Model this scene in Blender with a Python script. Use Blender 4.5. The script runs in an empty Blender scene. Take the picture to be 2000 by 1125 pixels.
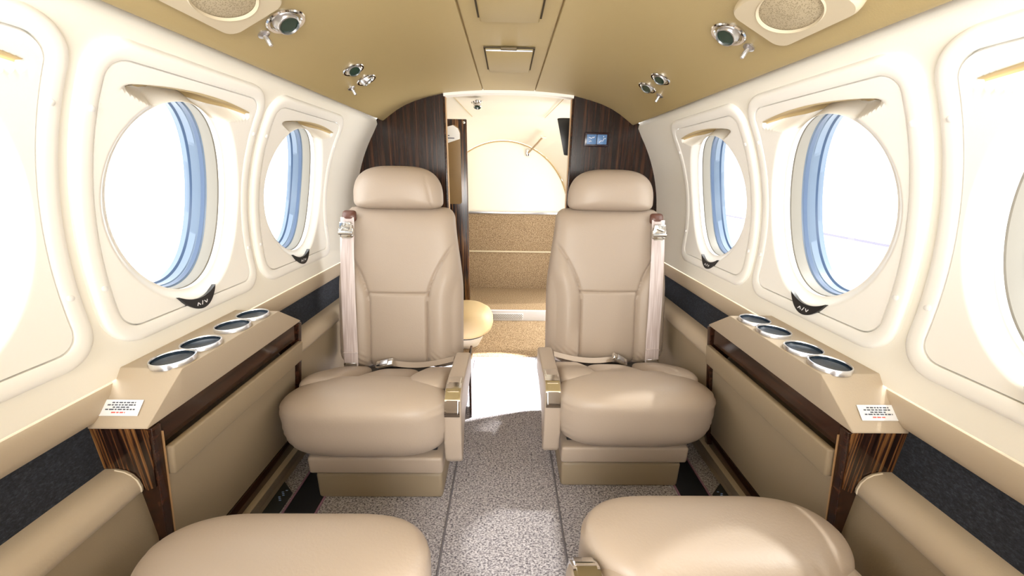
import bpy, bmesh, math, random
from mathutils import Vector, Matrix
from math import sin, cos, pi, sqrt, asin, exp, radians as R

random.seed(7)
SC = bpy.context.scene
COL = SC.collection
H = 0.87                       # eye height above the cabin floor

# ------------------------------------------------------------------ camera
PITCH, YAW, ROLL = R(17.1557), R(0.8824), R(0.9204)
fw = Vector((sin(YAW) * cos(PITCH), cos(YAW) * cos(PITCH), -sin(PITCH)))
rt = Vector((cos(YAW), -sin(YAW), 0)); up = rt.cross(fw)
r2 = rt * cos(ROLL) + up * sin(ROLL); u2 = up * cos(ROLL) - rt * sin(ROLL)
cd = bpy.data.cameras.new('camera'); cam = bpy.data.objects.new('camera', cd); COL.objects.link(cam)
cd.sensor_width = 36.0; cd.lens = 720 / 2000 * 36; cd.clip_start = 0.01; cd.clip_end = 200
M = Matrix((r2, u2, -fw)).transposed().to_4x4(); M.translation = (0, 0, H); cam.matrix_world = M
SC.camera = cam

# ------------------------------------------------------------------ world, lights, exposure
W = bpy.data.worlds.new('world'); SC.world = W; W.use_nodes = True
bg = W.node_tree.nodes['Background']; bg.inputs[0].default_value = (1.0, 0.995, 0.975, 1); bg.inputs[1].default_value = 6.5

def lamp(name, kind, loc, direction, energy, col=(1, 1, 1), **kw):
    l = bpy.data.lights.new(name, kind); l.energy = energy; l.color = col
    for k, v in kw.items(): setattr(l, k, v)
    o = bpy.data.objects.new(name, l); COL.objects.link(o); o.location = loc
    o.rotation_euler = Vector(direction).to_track_quat('-Z', 'Y').to_euler(); return o
lamp('sun', 'SUN', (6, 0, 8), (-0.62, -0.06, -0.82), 2.6, (1.0, 0.95, 0.86), angle=R(2.0))
lamp('cockpit_daylight', 'AREA', (0, -0.62, 0.92), (0, 1, -0.03), 24.0, (1.0, 0.97, 0.92), shape='RECTANGLE', size=1.0, size_y=0.42)
lamp('aisle_patch_fill', 'SPOT', (0.44, 1.49, 0.80), (-0.46, -0.12, -0.80), 330.0, (1.0, 0.97, 0.92), spot_size=R(40), spot_blend=0.12, shadow_soft_size=0.012)  # added hidden spot for the bright aisle patch; no fixture stands here
lamp('airstair_daylight', 'AREA', (0.72, 2.02, 0.62), (-1, 0.05, -0.1), 5.5, (1.0, 0.97, 0.92), shape='RECTANGLE', size=0.42, size_y=0.9)
VS = SC.view_settings; VS.view_transform = 'Standard'; VS.look = 'None'; VS.gamma = 1; VS.exposure = 0.0; VS.use_curve_mapping = False
SC.cycles.max_bounces = 10; SC.cycles.diffuse_bounces = 6; SC.cycles.sample_clamp_indirect = 6
SC.cycles.caustics_reflective = False; SC.cycles.caustics_refractive = False
SC.cycles.use_denoising = True

# ------------------------------------------------------------------ materials
def mat(name, col, rough=0.5, metal=0.0, bump=0.0, bscale=200, spec=0.5, coat=0.0):
    m = bpy.data.materials.new(name); m.use_nodes = True
    nt = m.node_tree; b = nt.nodes['Principled BSDF']
    b.inputs['Base Color'].default_value = (*col, 1); b.inputs['Roughness'].default_value = rough
    b.inputs['Metallic'].default_value = metal; b.inputs['Specular IOR Level'].default_value = spec
    b.inputs['Coat Weight'].default_value = coat; b.inputs['Coat Roughness'].default_value = 0.05
    tc = nt.nodes.new('ShaderNodeTexCoord')
    if bump:
        n = nt.nodes.new('ShaderNodeTexNoise'); n.inputs['Scale'].default_value = bscale; n.inputs['Detail'].default_value = 3
        nt.links.new(tc.outputs['Object'], n.inputs['Vector'])
        bp = nt.nodes.new('ShaderNodeBump'); bp.inputs['Strength'].default_value = bump; bp.inputs['Distance'].default_value = 0.002
        nt.links.new(n.outputs['Fac'], bp.inputs['Height']); nt.links.new(bp.outputs['Normal'], b.inputs['Normal'])
    return m
def ramp(m, texname, settings, stops, mapscale=(1, 1, 1), rot=(0, 0, 0), bump=0.0, coords='Object', out='Fac'):
    nt = m.node_tree; b = nt.nodes['Principled BSDF']
    tc = nt.nodes.new('ShaderNodeTexCoord'); mp = nt.nodes.new('ShaderNodeMapping')
    mp.inputs['Scale'].default_value = mapscale; mp.inputs['Rotation'].default_value = rot
    t = nt.nodes.new(texname)
    for k, v in settings.items():
        if k in t.inputs: t.inputs[k].default_value = v
        else: setattr(t, k, v)
    r = nt.nodes.new('ShaderNodeValToRGB'); e = r.color_ramp.elements
    e[0].position, e[0].color = stops[0][0], (*stops[0][1], 1); e[1].position, e[1].color = stops[-1][0], (*stops[-1][1], 1)
    for p, c in stops[1:-1]:
        q = e.new(p); q.color = (*c, 1)
    nt.links.new(tc.outputs[coords], mp.inputs['Vector']); nt.links.new(mp.outputs['Vector'], t.inputs['Vector'])
    nt.links.new(t.outputs[out], r.inputs['Fac']); nt.links.new(r.outputs['Color'], b.inputs['Base Color'])
    if bump:
        bp = nt.nodes.new('ShaderNodeBump'); bp.inputs['Strength'].default_value = bump; bp.inputs['Distance'].default_value = 0.004
        nt.links.new(t.outputs[out], bp.inputs['Height']); nt.links.new(bp.outputs['Normal'], b.inputs['Normal'])
    return m

LEATHER = mat('taupe_leather', (0.40, 0.325, 0.262), 0.42, bump=0.12, bscale=260, spec=0.45)
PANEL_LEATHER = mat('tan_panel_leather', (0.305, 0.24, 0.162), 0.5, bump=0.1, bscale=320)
TOP_LEATHER = mat('pale_tan_leather', (0.46, 0.38, 0.285), 0.6, bump=0.1, bscale=320)
CREAM_LEATHER = mat('cream_leather', (0.72, 0.55, 0.30), 0.42, bump=0.1, bscale=260)
LINER = mat('cream_liner', (0.85, 0.825, 0.755), 0.5, bump=0.05, bscale=300)
PANELW = mat('ivory_window_panel', (0.90, 0.89, 0.86), 0.42)
CEIL = mat('tan_headliner', (0.425, 0.33, 0.16), 0.42, bump=0.1, bscale=420)
BROWSHADOW = mat('tan_brow_shadow', (0.50, 0.38, 0.19), 0.6)  # painted shadow tone for the recess above each window
AFTW = mat('ivory_aft_liner', (0.88, 0.83, 0.71), 0.5)
CHROME = mat('polished_chrome', (0.80, 0.79, 0.77), 0.09, 1.0)
ALU = mat('brushed_aluminium', (0.75, 0.76, 0.80), 0.28, 1.0)
BLACK = mat('black_plastic', (0.012, 0.012, 0.014), 0.3)
BLACKT = mat('black_track', (0.012, 0.013, 0.018), 0.5)
LENS = mat('dark_lens', (0.01, 0.035, 0.025), 0.08)
CUP = mat('dark_blue_cup_liner', (0.012, 0.025, 0.045), 0.25)
WHITE = mat('white_plastic', (0.82, 0.82, 0.82), 0.45)
LABELW = mat('white_placard', (0.78, 0.80, 0.84), 0.4)
INK = mat('placard_ink', (0.06, 0.07, 0.10), 0.6)
REDINK = mat('red_ink', (0.75, 0.12, 0.10), 0.6)
MARK = mat('white_marking', (0.85, 0.86, 0.9), 0.5)
BLUEMARK = mat('blue_white_marking', (0.35, 0.5, 0.85), 0.5)
BELT = ramp(mat('mauve_satin_webbing', (0.6, 0.5, 0.47), 0.3, spec=0.7), 'ShaderNodeTexNoise', {'Scale': 6.0, 'Detail': 1.0},
            [(0.35, (0.50, 0.41, 0.39)), (0.65, (0.66, 0.58, 0.57))], (40, 1, 1.5))
BROWNL = mat('brown_leather_tab', (0.12, 0.05, 0.035), 0.35)
DARKGAP = mat('dark_gap', (0.05, 0.035, 0.015), 0.8)
GREYSEAL = mat('grey_window_seal', (0.20, 0.185, 0.155), 0.5)
BLUERING = mat('blue_window_ring', (0.045, 0.085, 0.17), 0.4)
BLUEPALE = mat('pale_blue_window_ring', (0.13, 0.185, 0.27), 0.4)
SIGNBLUE = mat('blue_sign_tile', (0.09, 0.20, 0.42), 0.35)
TANMIRROR = mat('tan_smoked_inset', (0.27, 0.17, 0.07), 0.25, bump=0.05)
EDGEBAND = mat('tan_edge_band', (0.42, 0.25, 0.12), 0.3)
WOOD = ramp(mat('ebony_veneer', (0.05, 0.02, 0.01), 0.22, spec=0.3, coat=0.08), 'ShaderNodeTexNoise', {'Scale': 1.0, 'Detail': 5.0, 'Roughness': 0.65, 'Distortion': 0.2},
            [(0.38, (0.007, 0.003, 0.002)), (0.54, (0.020, 0.0075, 0.004)), (0.64, (0.055, 0.021, 0.009)), (0.76, (0.16, 0.068, 0.022))], (95, 95, 2.2))
WOODY = ramp(mat('ebony_veneer_plain', (0.05, 0.02, 0.01), 0.14, spec=0.4, coat=0.15), 'ShaderNodeTexNoise', {'Scale': 1.0, 'Detail': 4.0, 'Roughness': 0.6},
             [(0.35, (0.008, 0.003, 0.002)), (0.6, (0.040, 0.014, 0.007)), (0.8, (0.10, 0.040, 0.016))], (60, 3, 60))
WOODS = ramp(mat('ebony_veneer_striped', (0.05, 0.02, 0.01), 0.2, spec=0.4, coat=0.1), 'ShaderNodeTexNoise', {'Scale': 1.0, 'Detail': 3.0, 'Roughness': 0.6, 'Distortion': 0.15},
             [(0.40, (0.010, 0.004, 0.003)), (0.51, (0.035, 0.013, 0.007)), (0.58, (0.15, 0.065, 0.022)), (0.70, (0.32, 0.16, 0.055))], (110, 110, 3))
FABRIC = ramp(mat('blue_black_woven_fabric', (0.02, 0.025, 0.04), 0.85), 'ShaderNodeTexNoise', {'Scale': 1.0, 'Detail': 4.0, 'Roughness': 0.7},
              [(0.35, (0.006, 0.008, 0.013)), (0.55, (0.017, 0.022, 0.035)), (0.75, (0.055, 0.063, 0.085))], (260, 200, 330), bump=0.4)
CARPET = ramp(mat('grey_lilac_loop_carpet', (0.3, 0.3, 0.3), 0.95, spec=0.1), 'ShaderNodeTexNoise', {'Scale': 1.0, 'Detail': 3.0, 'Roughness': 0.75},
              [(0.35, (0.065, 0.058, 0.078)), (0.47, (0.32, 0.30, 0.325)), (0.62, (0.62, 0.595, 0.625))], (190, 290, 190), bump=0.6)
TANCARPET = ramp(mat('brown_cut_carpet', (0.3, 0.2, 0.1), 0.95, spec=0.1), 'ShaderNodeTexNoise', {'Scale': 1.0, 'Detail': 3.0, 'Roughness': 0.7},
                 [(0.36, (0.14, 0.09, 0.05)), (0.52, (0.33, 0.235, 0.14)), (0.68, (0.50, 0.38, 0.25))], (190, 190, 190), bump=0.5)
GRILLE = ramp(mat('speaker_mesh', (0.6, 0.5, 0.35), 0.5), 'ShaderNodeTexVoronoi', {'Scale': 1.0}, [(0.2, (0.24, 0.19, 0.11)), (0.5, (0.46, 0.385, 0.26))], (420, 420, 420), out='Distance')
HANGAR = mat('white_hangar_wall', (0.85, 0.83, 0.80), 0.8)
LILAC = mat('lilac_skirting', (0.13, 0.125, 0.18), 0.7)
GLASS = bpy.data.materials.new('window_acrylic'); GLASS.use_nodes = True
_n = GLASS.node_tree; _n.nodes.remove(_n.nodes['Principled BSDF'])
_t = _n.nodes.new('ShaderNodeBsdfTransparent'); _t.inputs[0].default_value = (0.94, 0.96, 0.97, 1)
_g = _n.nodes.new('ShaderNodeBsdfGlossy'); _g.inputs['Roughness'].default_value = 0.02; _m = _n.nodes.new('ShaderNodeMixShader'); _m.inputs[0].default_value = 0.05
_n.links.new(_t.outputs[0], _m.inputs[1]); _n.links.new(_g.outputs[0], _m.inputs[2]); _n.links.new(_m.outputs[0], _n.nodes['Material Output'].inputs[0])

# ------------------------------------------------------------------ mesh helpers
def obj(name, bm, m, parent=None, angle=40, world=True):
    """link one mesh object; if world, the coordinates are world ones and get moved into the parent's frame"""
    bmesh.ops.recalc_face_normals(bm, faces=bm.faces)
    me = bpy.data.meshes.new(name)
    if parent is not None and world:
        bm.transform(parent_matrix(parent).inverted())
    ctr = Vector((0, 0, 0))
    if bm.verts:
        lo = Vector([min(v.co[i] for v in bm.verts) for i in range(3)]); hi = Vector([max(v.co[i] for v in bm.verts) for i in range(3)])
        ctr = (lo + hi) / 2
        for v in bm.verts: v.co -= ctr
    bm.to_mesh(me); bm.free(); me.materials.append(m)
    for p in me.polygons: p.use_smooth = True
    me.set_sharp_from_angle(angle=R(angle))
    o = bpy.data.objects.new(name, me); COL.objects.link(o); o.location = ctr
    if parent is not None: o.parent = parent
    return o
def parent_matrix(o):
    m = Matrix.Identity(4)
    while o is not None:
        m = (Matrix.Translation(o.location) @ o.rotation_euler.to_matrix().to_4x4()) @ m; o = o.parent
    return m
def tag(o, label, cat, group=None):
    o['label'] = label; o['category'] = cat
    if group: o['group'] = group
    return o
def thing(name, loc, label, cat, group=None):
    o = bpy.data.objects.new(name, None); COL.objects.link(o); o.location = loc; o.empty_display_size = 0.05
    return tag(o, label, cat, group)
def struct(name, bm, m, parent=None, angle=40):
    o = obj(name, bm, m, parent, angle); o['kind'] = 'structure'; return o
def copy_tree(o, parent=None):
    c = o.copy(); COL.objects.link(c); c.parent = parent
    for ch in list(o.children): copy_tree(ch, c)
    return c

def box(bm, x0, x1, y0, y1, z0, z1, bev=0.0, seg=3):
    b = bmesh.new()
    vs = [b.verts.new((x, y, z)) for z in (z0, z1) for y in (y0, y1) for x in (x0, x1)]
    for f in ((0, 1, 3, 2), (4, 6, 7, 5), (0, 4, 5, 1), (2, 3, 7, 6), (0, 2, 6, 4), (1, 5, 7, 3)): b.faces.new([vs[i] for i in f])
    if bev: bmesh.ops.bevel(b, geom=b.edges[:], offset=bev, segments=seg, profile=0.5, affect='EDGES', clamp_overlap=True)
    merge(bm, b); return bm
def merge(bm, b):
    me = bpy.data.meshes.new('tmp'); b.to_mesh(me); b.free(); bm.from_mesh(me); bpy.data.meshes.remove(me)
def prism(bm, prof, fmap, t0, t1, bev=0.0, seg=3):
    """closed profile (a,b) extruded from t0 to t1; fmap(a,b,t) -> point"""
    b = bmesh.new()
    A = [b.verts.new(fmap(p[0], p[1], t0)) for p in prof]; B = [b.verts.new(fmap(p[0], p[1], t1)) for p in prof]
    n = len(prof)
    for i in range(n): b.faces.new((A[i], A[(i + 1) % n], B[(i + 1) % n], B[i]))
    b.faces.new(A[::-1]); b.faces.new(B)
    if bev: bmesh.ops.bevel(b, geom=b.edges[:], offset=bev, segments=seg, profile=0.5, affect='EDGES', clamp_overlap=True)
    merge(bm, b); return bm
def grid(bm, f, nu, nv, closeu=False, closev=False):
    vs = [[bm.verts.new(f(i, j)) for j in range(nv)] for i in range(nu)]
    for i in range(nu - (0 if closeu else 1)):
        for j in range(nv - (0 if closev else 1)):
            q = [vs[i][j], vs[(i + 1) % nu][j], vs[(i + 1) % nu][(j + 1) % nv], vs[i][(j + 1) % nv]]
            try: bm.faces.new(q)
            except ValueError: pass
    return vs
def frame_of(n):
    n = Vector(n).normalized(); a = Vector((0, 0, 1)) if abs(n.z) < 0.9 else Vector((0, 1, 0))
    u = a.cross(n).normalized(); return u, n.cross(u), n
def lathe(bm, prof, loc, axis=(0, 0, 1), n=40, cap0=False, cap1=False):
    """prof: (radius, height along the axis)"""
    u, v, w = frame_of(axis); loc = Vector(loc)
    vs = grid(bm, lambda i, j: loc + (u * cos(2 * pi * i / n) + v * sin(2 * pi * i / n)) * prof[j][0] + w * prof[j][1], n, len(prof), closeu=True)
    if cap0: bm.faces.new([r[0] for r in vs])
    if cap1: bm.faces.new([r[-1] for r in vs])
    return bm
def tube(bm, pts, r, n=10, closed=False):
    pts = [Vector(p) for p in pts]; m = len(pts); rows = []
    for i, p in enumerate(pts):
        a = pts[i - 1] if (i > 0 or closed) else p; b = pts[(i + 1) % m] if (i < m - 1 or closed) else p
        u, v, w = frame_of(b - a)
        rows.append([bm.verts.new(p + (u * cos(2 * pi * k / n) + v * sin(2 * pi * k / n)) * r) for k in range(n)])
    for i in range(m - (0 if closed else 1)):
        for k in range(n):
            bm.faces.new((rows[i][k], rows[i][(k + 1) % n], rows[(i + 1) % m][(k + 1) % n], rows[(i + 1) % m][k]))
    if not closed: bm.faces.new(rows[0][::-1]); bm.faces.new(rows[-1])
    return bm
def superellipse(a, b, e, n=96):
    sg = lambda t: (1 if t > 0 else -1)
    return [(a * sg(cos(2 * pi * k / n)) * abs(cos(2 * pi * k / n)) ** e, b * sg(sin(2 * pi * k / n)) * abs(sin(2 * pi * k / n)) ** e) for k in range(n)]
def pillow(bm, outl, c, fmap, tf, tb, p=2.6, q=2.0, K=18):
    """soft slab: rings shrink from the outline to c; fmap(a,b,d) maps outline plane + depth to a point"""
    n = len(outl); S = [sin(k / K * pi / 2) for k in range(1, K + 1)]
    def ring(s, t):
        d = t * max(0.0, 1 - s ** p) ** (1 / q)
        return [bm.verts.new(fmap(c[0] + s * (o[0] - c[0]), c[1] + s * (o[1] - c[1]), d)) for o in outl]
    prev = ring(1.0, 0); rim = prev
    for t in (tf, -tb):
        prev = rim
        for s in S[-2::-1]:
            cur = ring(s, t)
            for i in range(n): bm.faces.new((prev[i], prev[(i + 1) % n], cur[(i + 1) % n], cur[i]))
            prev = cur
        v = bm.verts.new(fmap(c[0], c[1], t))
        for i in range(n): bm.faces.new((prev[i], prev[(i + 1) % n], v))
    return bm
def smooth(x): x = max(0.0, min(1.0, x)); return x * x * (3 - 2 * x)
def rrhit(dx, dy, w, h, r):
    """distance along (dx,dy) from the centre to a rounded rectangle w x h (half sizes)"""
    lo, hi = 0.0, 4 * (w + h) / max(1e-9, sqrt(dx * dx + dy * dy))
    for _ in range(50):
        m = (lo + hi) / 2; x, y = abs(dx * m) - (w - r), abs(dy * m) - (h - r)
        d = (sqrt(max(x, 0) ** 2 + max(y, 0) ** 2) + min(max(x, y), 0)) - r
        if d > 0: hi = m
        else: lo = m
    return lo

# ------------------------------------------------------------------ cabin section
RC, ZC = 0.66, 0.67            # wall liner: an arc of this radius about this height
def S(sg, y, t, n=0.0):        # a point on the wall: along the cabin, along the arc, inward offset
    th = t / RC; r = RC - n
    return Vector((sg * r * cos(th), y, ZC + r * sin(th)))
def tz(h): return RC * asin((h - ZC) / RC)
Y0, YB = -0.40, 1.65
WINY = [(0.355, 0.19), (0.75, 0.19), (1.155, 0.20)]
WT, WHT = 0.153, 0.246         # panel centre and half height on the arc
OA, OB, OT = 0.131, 0.181, 0.144          # window opening half sizes

for sg, side in ((-1, 'left'), (1, 'right')):
    bm = bmesh.new()           # upper liner with a hole behind each window panel
    ys = sorted({Y0, YB} | {round(c + k * (w - 0.024), 5) for c, w in WINY for k in (-1, 1)})
    ts = [tz(0.535), WT - WHT + 0.024] + [WT - WHT + 0.024 + k / 16 * 2 * (WHT - 0.024) for k in range(1, 17)] + [tz(1.056), tz(1.062), tz(1.075), tz(1.11)]
    vv = {}
    def V(y, t):
        k = (round(y, 5), round(t, 5))
        if k not in vv: vv[k] = bm.verts.new(S(sg, y, t, -0.030 * smooth((t - tz(1.049)) / (tz(1.080) - tz(1.049)))))
        return vv[k]
    for a, b in zip(ys, ys[1:]):
        for c, d in zip(ts, ts[1:]):
            ym, tm = (a + b) / 2, (c + d) / 2
            if any(abs(ym - cy) < w - 0.024 for cy, w in WINY) and abs(tm - WT) < WHT - 0.024: continue
            bm.faces.new((V(a, c), V(b, c), V(b, d), V(a, d)))
    struct('wall_' + side, bm, LINER)
    fm = lambda a, b, t: Vector((sg * a, t, b))
    bm = bmesh.new()           # padded tan band under the windows
    prism(bm, [(0.70, 0.533), (0.656, 0.534), (0.649, 0.530), (0.645, 0.518), (0.6455, 0.495), (0.650, 0.484), (0.657, 0.480), (0.70, 0.480)], fm, Y0, YB)
    struct('trim_1' if sg < 0 else 'trim_2', bm, TOP_LEATHER)
    bm = bmesh.new()
    prism(bm, [(0.70, 0.482), (0.6575, 0.482), (0.6575, 0.380), (0.70, 0.380)], fm, Y0, YB)
    struct('trim_3' if sg < 0 else 'trim_4', bm, FABRIC)
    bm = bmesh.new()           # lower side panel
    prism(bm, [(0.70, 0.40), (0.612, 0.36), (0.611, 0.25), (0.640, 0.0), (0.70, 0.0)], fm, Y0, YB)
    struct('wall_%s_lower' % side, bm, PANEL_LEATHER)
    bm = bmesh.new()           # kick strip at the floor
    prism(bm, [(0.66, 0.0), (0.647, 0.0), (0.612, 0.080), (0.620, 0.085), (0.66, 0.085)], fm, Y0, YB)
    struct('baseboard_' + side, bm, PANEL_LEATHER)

# ceiling: one curved headliner with two seams and a turned-up edge
half = [(0.0, 1.190), (0.05, 1.1895), (0.1005, 1.1885), (0.1025, 1.1945), (0.1045, 1.1945), (0.1065, 1.188), (0.15, 1.1855), (0.20, 1.182), (0.27, 1.175),
        (0.33, 1.1615), (0.38, 1.147), (0.42, 1.131), (0.455, 1.112), (0.485, 1.092), (0.503, 1.079), (0.512, 1.0725), (0.516, 1.0715), (0.5175, 1.0745), (0.515, 1.081), (0.505, 1.100), (0.545, 1.118), (0.60, 1.115)]
prof = [(-x, z) for x, z in half[:0:-1]] + half
bm = bmesh.new(); grid(bm, lambda i, j: Vector((prof[j][0], (Y0, YB)[i], prof[j][1])), 2, len(prof)); struct('ceiling', bm, CEIL, angle=50)
def ceil_z(x):
    x = abs(x); P = [p for p in half[:16] if p not in half[3:5]]
    for a, b in zip(P, P[1:]):
        if a[0] <= x <= b[0]: return a[1] + (b[1] - a[1]) * (x - a[0]) / (b[0] - a[0])
    return 1.06
def ceil_n(x):                 # downward/inward normal of the headliner
    d = 0.03; s = (ceil_z(x + d) - ceil_z(x - d)) / (2 * d); return Vector((s, 0, -1)).normalized()

# floor: carpet either side of a seamed aisle runner
bm = bmesh.new(); box(bm, -0.66, 0.66, Y0, 2.14, -0.03, 0.0); struct('floor', bm, CARPET)
bm = bmesh.new()
for x in (-0.150, 0.150): tube(bm, [(x, Y0, 0.0005), (x, 1.64, 0.0005)], 0.0028, 8)
struct('trim_5', bm, mat('grey_carpet_piping', (0.16, 0.15, 0.17), 0.9))

# ------------------------------------------------------------------ windows
def window(n, sg, cy, hw):
    N = 240; inset = 0.028
    dirs = [(OA * cos(2 * pi * k / N), OB * sin(2 * pi * k / N)) for k in range(N)]
    def rim(dx, dy, w, h, r):
        """from the opening's centre, which sits a little below the panel's, to a rounded rectangle about the panel's centre"""
        o = OT - WT; lo, hi = 0.0, 6.0
        for _ in range(44):
            m = (lo + hi) / 2; x, y = abs(dx * m) - (w - r), abs(dy * m + o) - (h - r)
            if (sqrt(max(x, 0) ** 2 + max(y, 0) ** 2) + min(max(x, y), 0)) - r > 0: hi = m
            else: lo = m
        return lo
    outs = [rim(dx, dy, hw, WHT, 0.055) for dx, dy in dirs]; ins = [rim(dx, dy, hw - inset, WHT - inset, 0.030) for dx, dy in dirs]
    def brow(y, t):
        """sloping underside of the recess above the opening"""
        u = (y - 0.008) / 0.150
        if abs(u) >= 1: return 0.0
        g = 0.209 - 0.018 * u * u - t
        if g <= 0: return 0.0
        q = g / (0.034 * (1 - u * u) + 0.003); e = sqrt(1 - u * u)
        return -0.046 * e * smooth((1 - abs(u)) / 0.3) * smooth(q / 0.62) * (1 - smooth((q - 0.80) / 0.7))
    bm = bmesh.new(); K = 80
    def P(i, j):
        dx, dy = dirs[i]
        if j <= K:
            f = 1.0 + (ins[i] - 1.0) * (1 - j / K); y, t = dx * f, dy * f
            e = (f - 1.0) * sqrt(dx * dx + dy * dy)
            nrm = 0.0075 - 0.016 * (1 - smooth(e / 0.026)) if j else 0.001
            return S(sg, cy + y, OT + t, nrm + brow(y, t) * smooth(e / 0.010))
        k = (0.005, 0.012)[j - K - 1]
        return S(sg, cy + dx * 1.004, OT + dy * 1.004, -0.0085 - k)
    grid(bm, P, N, K + 3, closeu=True)
    root = struct('window_%d' % n, bm, PANELW, angle=28)
    bm = bmesh.new()           # tan skin that paints shadow into the recess above the opening
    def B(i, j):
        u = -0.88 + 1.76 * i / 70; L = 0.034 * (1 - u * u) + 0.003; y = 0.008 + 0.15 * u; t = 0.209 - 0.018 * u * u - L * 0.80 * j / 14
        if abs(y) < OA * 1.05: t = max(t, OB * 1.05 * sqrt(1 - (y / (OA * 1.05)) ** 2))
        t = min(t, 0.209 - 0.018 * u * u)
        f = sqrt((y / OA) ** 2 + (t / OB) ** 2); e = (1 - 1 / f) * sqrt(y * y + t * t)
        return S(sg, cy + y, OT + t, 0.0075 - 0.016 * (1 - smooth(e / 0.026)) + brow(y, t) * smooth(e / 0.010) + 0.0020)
    grid(bm, B, 71, 15); obj('brow_shadow_skin', bm, BROWSHADOW, root)
    bm = bmesh.new()           # raised rounded frame
    pr = [(0.0, -0.012), (0.0, 0.003), (0.0015, 0.0065), (0.005, 0.0088), (0.010, 0.0097), (0.018, 0.0095), (0.0245, 0.0090), (0.0262, 0.0080), (0.0268, 0.001)]
    def Q(i, j):
        dx, dy = dirs[i]; f = outs[i] + (ins[i] - outs[i]) * pr[j][0] / 0.028
        return S(sg, cy + dx * f, OT + dy * f, pr[j][1])
    grid(bm, Q, N, len(pr), closeu=True); obj('window_frame', bm, PANELW, root, 50)
    for nm, m, rings in (('window_seal', GREYSEAL, [(1.012, -0.016), (1.014, -0.021), (0.996, -0.023), (0.985, -0.040), (0.99, -0.046)]),
                         ('window_ring', BLUEPALE, [(0.99, -0.046), (0.975, -0.049), (0.965, -0.058), (0.955, -0.060), (0.945, -0.075), (0.93, -0.078), (0.925, -0.088)])):
        bm = bmesh.new(); grid(bm, lambda i, j: S(sg, cy + dirs[i][0] * rings[j][0], OT + dirs[i][1] * rings[j][0], rings[j][1]), N, len(rings), closeu=True)
        ro = obj(nm, bm, m, root, 30)
    for a, b in (((0.976, -0.0488), (0.966, -0.0572)), ((0.9465, -0.0740), (0.931, -0.0776))):
        bm = bmesh.new(); grid(bm, lambda i, j: S(sg, cy + dirs[i][0] * ((a, b)[j][0] - 0.001), OT + dirs[i][1] * ((a, b)[j][0] - 0.001), (a, b)[j][1] + 0.0005), N, 2, closeu=True)
        obj('ring_stripe', bm, BLUERING, ro, 30)
    bm = bmesh.new()           # outer skin round the opening, so that light comes in through the pane only
    grid(bm, lambda i, j: S(sg, cy + dirs[i][0] * (0.925 if j == 0 else outs[i]), OT + dirs[i][1] * (0.925 if j == 0 else outs[i]), -0.088 if j == 0 else -0.02), N, 2, closeu=True)
    obj('window_skin', bm, WHITE, root)
    bm = bmesh.new()
    a = [bm.verts.new(S(sg, cy + dx * 0.93, OT + dy * 0.93, -0.0845)) for dx, dy in dirs]; bm.faces.new(a)
    obj('window_pane', bm, GLASS, root)
    # crescent shade grip under the opening
    bm = bmesh.new(); cx, ct = -0.006 * 1, -OB - 0.025
    outl = []
    for k in range(41):
        u = -1 + k / 20; outl.append((u * 0.047, 0.016 * u * u + 0.002))
    for k in range(41):
        u = 1 - k / 20; outl.append((u * 0.047, 0.016 * u * u + 0.002 - 0.023 * (1 - u * u) ** 0.75))
    def G(j): return [bm.verts.new(S(sg, cy + cx + a, OT + ct + b, j)) for a, b in outl]
    lo, hi = G(0.004), G(0.0125); m_ = len(outl)
    for i in range(m_): 
        try: bm.faces.new((lo[i], lo[(i + 1) % m_], hi[(i + 1) % m_], hi[i]))
        except ValueError: pass
    for i in range(40): 
        bm.faces.new((hi[i], hi[i + 1], hi[m_ - 2 - i], hi[m_ - 1 - i]))
    bmesh.ops.remove_doubles(bm, verts=bm.verts, dist=1e-5)
    gr = obj('shade_grip', bm, BLACK, root, 30); gr['label'] = 'black crescent shade grip'
    bm = bmesh.new()           # its white up / down marks
    def strip(pts, w=0.0011):
        for (a0, b0), (a1, b1) in zip(pts, pts[1:]):
            L = sqrt((a1 - a0) ** 2 + (b1 - b0) ** 2); nx, ny = -(b1 - b0) / L * w, (a1 - a0) / L * w
            bm.faces.new([bm.verts.new(S(sg, cy + cx - sg * p, OT + ct - 0.009 + q, 0.0131)) for p, q in ((a0 + nx, b0 + ny), (a1 + nx, b1 + ny), (a1 - nx, b1 - ny), (a0 - nx, b0 - ny))])
    strip([(-0.014, -0.003), (-0.010, 0.003), (-0.006, -0.003)]); strip([(-0.002, -0.004), (0.002, 0.004)]); strip([(0.006, 0.003), (0.010, -0.003), (0.014, 0.003)])
    obj('grip_marks', bm, MARK, gr)
    for dy, t in ((-hw + 0.017, 0.14), (hw - 0.017, 0.14), (-hw + 0.017, -0.14), (hw - 0.017, -0.14)):
        p = S(sg, cy + dy, WT + t, 0.009); nrm = (S(sg, cy + dy, WT + t, 0.05) - p).normalized()
        bm = bmesh.new(); lathe(bm, [(0.0048, 0), (0.0045, 0.0022), (0.0032, 0.0030), (0.0, 0.0031)], p, nrm, 16); obj('screw_cap', bm, WHITE, root)
i = 0
for sg in (-1, 1):
    for cy, hw in WINY:
        i += 1; window(i, sg, cy, hw)

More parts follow.
